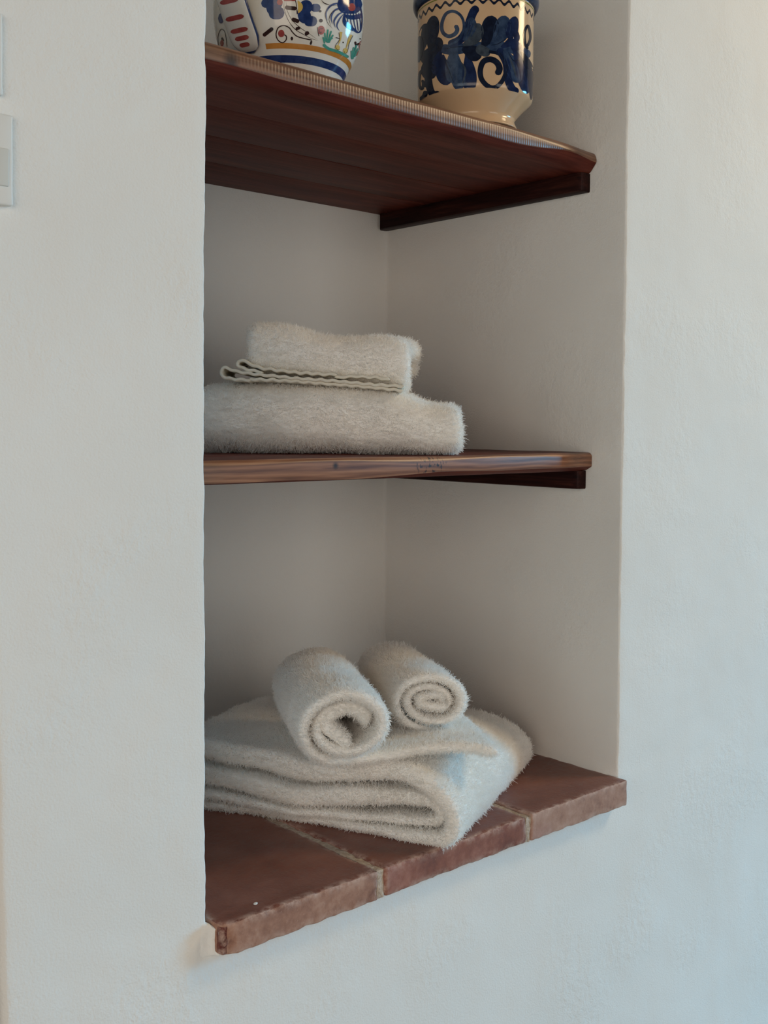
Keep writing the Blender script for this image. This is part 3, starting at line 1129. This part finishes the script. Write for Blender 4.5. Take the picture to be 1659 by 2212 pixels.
# lower leaves
S([(240, 380), (255, 450), (290, 500)], 90, B1, 'leaf')
S([(330, 330), (310, 420), (300, 480)], 66, B3, 'leaf')
S([(340, 350), (350, 450), (375, 545)], 92, B3, 'leaf')
S([(400, 330), (400, 430), (400, 530)], 70, B2, 'leaf')
S([(430, 340), (440, 460), (450, 580)], 82, B2, 'leaf')
S([(500, 340), (515, 470), (518, 598)], 80, B3, 'leaf')
S([(470, 310), (540, 340), (590, 370)], 86, B1, 'leaf')
S([(560, 300), (610, 330), (650, 330)], 60, B4, 'round')
S([(640, 330), (710, 350), (750, 420), (735, 500), (690, 555), (640, 555), (595, 510), (585, 450), (605, 395), (650, 380), (690, 400), (708, 440), (690, 480)], 40, B1, 'swell')
S([(700, 310), (750, 400), (760, 500), (790, 570), (830, 590)], 46, B3, 'round')
S([(740, 320), (790, 420), (830, 530)], 84, B2, 'leaf')
S([(800, 320), (850, 440), (885, 600)], 76, B3, 'leaf')
S([(850, 330), (890, 420), (905, 520)], 50, B1, 'leaf')
S([(880, 370), (905, 420), (910, 640)], 24, B1, 'leaf')
# left scroll and hooked stem
S([(260, 370), (250, 450), (262, 560), (290, 610), (325, 590)], 44, B1, 'round')
S([(235, 560), (238, 500), (222, 455), (200, 470), (195, 540), (212, 570), (222, 540), (215, 510)], 18, B1, 'round')
S([(192, 400), (198, 330), (200, 230)], 40, B1, 'leaf')
S([(200, 640), (225, 620), (240, 580)], 30, B1, 'round')
# brush lines in the leaves
for a_, b_, c_ in (((350, 360), (380, 440), (420, 540)), ((520, 330), (470, 300), (420, 305)), ((760, 330), (800, 390), (845, 370)), ((650, 290), (700, 280), (760, 240)), ((350, 315), (440, 300), (560, 300))):
    S([a_, b_, c_], 5, B1, 'lens')
for a_, b_, c_ in (((450, 380), (490, 450), (470, 540)), ((540, 270), (580, 230), (600, 190)), ((770, 360), (800, 440), (815, 500))):
    S([a_, b_, c_], 12, B4, 'lens')
ck.build('painted_leaves', crock)

# ---- white jug with a cockerel
JC = np.array([0.1705, 0.120, ZTOP])
jug = tag(empty('ceramic_jug', tuple(JC)), 'round white pottery jug painted with a cockerel and blue flowers', 'pottery')
WHITE = glaze('white_glaze', (0.72, 0.69, 0.62), (0.76, 0.73, 0.67), 0.10, 12)
prof = [(0.0, 0.0006), (0.030, 0.0006), (0.0455, 0.0008), (0.0475, 0.0035), (0.0515, 0.0130), (0.0575, 0.0250), (0.0640, 0.0365), (0.0700, 0.0520), (0.0728, 0.070), (0.0730, 0.085), (0.0715, 0.102), (0.0655, 0.122),
        (0.0540, 0.142), (0.0430, 0.157), (0.0375, 0.170), (0.0365, 0.186), (0.0400, 0.205), (0.0440, 0.213), (0.0435, 0.2155), (0.0405, 0.213), (0.0340, 0.19), (0.034, 0.17), (0.045, 0.145), (0.06, 0.115), (0.066, 0.08), (0.055, 0.03), (0.03, 0.008), (0.0, 0.007)]
jug_body, JP = lathe('body', prof, WHITE, jug, JC)
JB = glaze('jug_blue', (0.012, 0.028, 0.105), (0.028, 0.055, 0.17), 0.10, 120)
JDB = glaze('jug_light_blue', (0.06, 0.09, 0.22), (0.10, 0.14, 0.28), 0.10, 120)
JO = glaze('jug_orange', (0.48, 0.19, 0.03), (0.56, 0.25, 0.06), 0.10, 60)
JR = glaze('jug_red', (0.30, 0.055, 0.05), (0.40, 0.09, 0.08), 0.10, 120)
JK = glaze('jug_brown', (0.028, 0.014, 0.014), (0.05, 0.025, 0.024), 0.10, 120)
JG = glaze('jug_teal', (0.05, 0.26, 0.20), (0.09, 0.34, 0.27), 0.10, 120)
JY = glaze('jug_yellow', (0.60, 0.40, 0.09), (0.66, 0.47, 0.15), 0.10, 60)
JP2 = JP[: int(np.argmax(JP[:, 1] > 0.150))]
jg = Painter(JC, JP2, 0.002, 0.149, (0.0, math.pi * 0.86))
jg.cu = 626.0
J = lambda L, w, m, p='round': jg.stroke(mp(z1, L), w / 4.1475, m, p)
_h = jg.hit(*z1(640, 415))
_h2 = jg.hit(*z1(1000, 425))
jg.ring(0.5 * (_h[1] + _h2[1]), 0.0042, JO, _h[0], _h[0] + 2 * math.pi - 0.75)
_h = jg.hit(*z1(780, 527))
jg.ring(_h[1], 0.0060, JB, _h[0] - 0.6, _h[0] + 2 * math.pi - 1.1)
# flowers
for (cx, cy, rx, ry) in ((640, 30, 42, 40), (690, 60, 50, 70), (735, 115, 72, 58), (745, 30, 45, 45)):
    jg.blob(z1(cx, cy), rx / 4.1475, ry / 4.1475, JB)
for (cx, cy, rx, ry) in ((1000, 60, 60, 60), (985, 140, 60, 70), (1040, 190, 60, 46), (1085, 70, 45, 36), (960, 110, 40, 60)):
    jg.blob(z1(cx, cy), rx / 4.1475, ry / 4.1475, JB)
jg.blob(z1(1125, 100), 3.4, 2.6, JK)
jg.blob(z1(765, 20), 6.5, 6.5, JR)
J([(925, 5), (950, 60), (930, 120)], 42, JY, 'lens')
J([(905, 0), (915, 60), (920, 130)], 7, JK)
# curling stems with small dark leaves
J([(805, 0), (805, 80), (840, 180), (900, 260), (980, 310), (1060, 350), (1125, 365)], 6, JK, 'lens')
J([(820, 0), (830, 90), (875, 180), (950, 250), (1040, 310), (1110, 360)], 5, JK, 'lens')
J([(800, 3), (905, 3)], 14, JR)
for a_, b_, w_ in (((810, 65), (915, 78), 36), ((870, 170), (940, 195), 36), ((905, 262), (950, 245), 28), ((990, 312), (1025, 285), 34), ((615, 322), (705, 250), 34), ((1115, 185), (1150, 185), 34), ((860, 345), (885, 345), 34),
                   ((285, 235), (310, 200), 20), ((295, 190), (305, 240), 16), ((245, 335), (262, 370), 20), ((1440, 370), (1442, 390), 22), ((1392, 440), (1402, 440), 24), ((1325, 380), (1338, 380), 20), ((1483, 340), (1485, 355), 16)):
    J([a_, b_], w_, JK)
J([(1050, 365), (1040, 395), (1035, 400)], 18, JK)
J([(1055, 360), (930, 330), (880, 290), (850, 250), (800, 228), (750, 250), (732, 310), (750, 360), (790, 382), (822, 355), (820, 320), (790, 308)], 10, JK)
jg.blob(z1(778, 300), 7, 8, JR)
jg.blob(z1(1135, 270), 8, 9.5, JR)
J([(1100, 240), (1110, 310), (1120, 325)], 6, JK)
J([(1150, 255), (1118, 262), (1122, 290), (1142, 285)], 6, JK)
J([(1135, 0), (1165, 30), (1215, 45)], 8, JK, 'lens')
# left part of the body beyond the handle
jg.blob(z1(240, 165), 6.5, 11, JB)
J([(215, 60), (245, 40)], 26, JR)
J([(215, 420), (212, 330), (240, 262), (275, 290), (295, 420)], 6, JK)
jg.blob(z1(248, 385), 4, 7, JR)
# cockerel
for L_, w_ in (([(1340, 20), (1230, 45), (1180, 110), (1190, 190)], 18), ([(1345, 60), (1260, 90), (1225, 150), (1235, 220)], 16), ([(1350, 100), (1290, 130), (1250, 190), (1262, 250)], 16), ([(1340, 120), (1300, 170), (1275, 230), (1300, 280)], 14)):
    J(L_, w_, JDB, 'lens')
for L_ in ([(1300, 50), (1220, 55), (1172, 120), (1190, 200), (1240, 260)], [(1320, 80), (1240, 105), (1205, 170), (1225, 240)]):
    J(L_, 5, JK, 'lens')
jg.blob(z1(1390, 40), 27, 20, JB)
J([(1290, 0), (1340, 50), (1400, 90)], 60, JB, 'lens')
J([(1340, 120), (1345, 200), (1400, 250), (1470, 290)], 40, JB, 'lens')
for t in np.linspace(0, 1, 6):           # chequered wing
    J([(1350 + 120 * t, 110 + 5 * t), (1345 + 140 * t, 200), (1390 + 95 * t, 262 + 20 * t)], 8, JB)
for t in np.linspace(0, 1, 5):
    J([(1335 + 20 * t, 130 + 30 * t), (1420, 140 + 32 * t), (1500, 120 + 38 * t)], 8, JB)
J([(1480, 40), (1500, 150), (1492, 260), (1465, 292), (1430, 275)], 12, JB)
jg.blob(z1(1408, 65), 8, 8.5, JR)
J([(1312, 285), (1305, 350), (1285, 410)], 24, JY, 'taper')
J([(1400, 310), (1375, 380), (1355, 440)], 26, JY, 'taper')
jg.blob(z1(1280, 425), 5.5, 5.5, JY)
jg.blob(z1(1352, 455), 5.5, 6, JY)
J([(1290, 290), (1300, 350), (1262, 410), (1280, 445), (1300, 440)], 4, JK)
J([(1420, 315), (1385, 390), (1372, 450), (1350, 480), (1340, 455)], 4, JK)
# grass and ground
for (x0_, y0_, x1_, y1_) in ((1180, 380, 1195, 262), (1172, 370, 1165, 290), (1190, 385, 1225, 275), (1200, 385, 1242, 310), (1165, 390, 1150, 330), (1195, 340, 1240, 345),
                             (1410, 530, 1425, 420), (1415, 530, 1450, 400), (1408, 525, 1405, 450), (1430, 510, 1465, 430)):
    J([(x0_, y0_), (x1_, y1_)], 14, JG)
J([(1150, 395), (1200, 435), (1290, 465), (1380, 512)], 26, JG)
J([(1300, 345), (1262, 335)], 6, JK)
J([(1490, 365), (1475, 400), (1480, 450)], 8, JR)
jg.build('painted_decoration', jug)

# strap handle
hth = jg.hit(*z1(505, 400))[0] - 0.02
ca, sa = math.cos(hth), math.sin(hth)
out = np.array([ca, sa, 0.0])
side = np.array([-sa, ca, 0.0])
hp = catmull([(0.0585, 0.0290), (0.0660, 0.0325), (0.0735, 0.0420), (0.0840, 0.0570), (0.0975, 0.0800), (0.1050, 0.1050), (0.1030, 0.132), (0.0900, 0.158), (0.0680, 0.176), (0.0440, 0.183), (0.036, 0.184)], 8)
hv, hf, hm = [], [], []
NS = 16
tgs = np.gradient(hp, axis=0)
tgs /= np.linalg.norm(tgs, axis=1)[:, None]
for i, (r, z) in enumerate(hp):
    nrm = np.array([tgs[i][1], -tgs[i][0]])          # outward face
    s = i / (len(hp) - 1)
    hw = 0.0155 * (0.62 + 0.38 * smoothstep(0, 0.16, s)) * (1 - 0.12 * smoothstep(0.6, 1, s))
    if i < 5:
        hw *= 0.55 + 0.09 * i
    th = 0.0040
    for k in range(NS):
        a = 2 * math.pi * k / NS
        c, sn = math.cos(a), math.sin(a)
        w_ = hw * math.copysign(abs(c) ** 0.45, c)
        t_ = th * math.copysign(abs(sn) ** 0.7, sn)
        p = JC + out * (r + nrm[0] * t_) + np.array([0, 0, z + nrm[1] * t_]) + side * w_
        hv.append(p)
for i in range(len(hp) - 1):
    for k in range(NS):
        a, b = i * NS + k, i * NS + (k + 1) % NS
        hf.append((a, b, b + NS, a + NS))
        hm.append(1 if (k in (0, 7, 8, 15) or i < 3) else 0)
hf.append(tuple(range(NS))[::-1])
hm.append(1)
hf.append(tuple((len(hp) - 1) * NS + k for k in range(NS)))
hm.append(0)
handle = mesh_obj('handle', hv, hf, [WHITE, JB], jug, hm)
recalc(handle)
# red bars across the strap
rv, rf = [], []
ii = [9, 13, 17, 22, 27, 32, 38, 44, 50, 56, 62]
for q in ii:
    if q >= len(hp) - 2:
        continue
    r, z = hp[q]
    nrm = np.array([tgs[q][1], -tgs[q][0]])
    b = len(rv)
    hw = 0.0105 * (0.45 + 0.55 * smoothstep(5, 20, q))
    for i in range(13):
        t = i / 12 * 2 - 1
        hh = 0.0021 * math.sqrt(max(0.03, 1 - abs(t) ** 5))
        for c in (-1, 0, 1):
            rr = r + nrm[0] * 0.00415 + tgs[q][0] * hh * c
            zz = z + nrm[1] * 0.00415 + tgs[q][1] * hh * c
            rv.append(JC + out * rr + np.array([0, 0, zz]) + side * hw * t)
    for i in range(12):
        for c in range(2):
            a = b + i * 3 + c
            rf.append((a, a + 1, a + 4, a + 3))
mesh_obj('painted_bars', rv, rf, JR, handle)

# ------------------------------------------------------------------ small fittings at the outer corner of the wall
PLASTIC = mat_plain('white_plastic', (0.78, 0.77, 0.73), 0.5)
PLASTIC2 = mat_plain('grey_white_plastic', (0.66, 0.65, 0.60), 0.5)


def plate(name, label, xa, xb, za, zb, dep, inner):
    root = tag(empty(name, ((xa + xb) / 2, 0, za)), label, 'wall fitting')
    V, F, _, _ = rough_box((xa, -dep, za), (xb, 0.0006, zb), (0.006, 0.003, 0.01), 0.0018, 0.0, 3)
    V[:, 0] -= 0
    mesh_obj('cover', V, F, PLASTIC, root)
    V, F, _, _ = rough_box((xa + 0.001, -dep - 0.0012, inner[0]), (xb - 0.0035, -dep + 0.001, inner[1]), (0.006, 0.003, 0.01), 0.0008, 0.0, 3)
    mesh_obj('rocker', V, F, PLASTIC2, root)
    return root


plate('wall_plate', 'white plastic wall plate with grey rocker cut by the left picture edge', -0.186, -0.1615, 0.559, 0.622, 0.006, (0.572, 0.598))
plate('wall_plate', 'narrow white plastic fitting above the wall plate at the left picture edge', -0.186, -0.1678, 0.634, 0.690, 0.005, (0.640, 0.668))
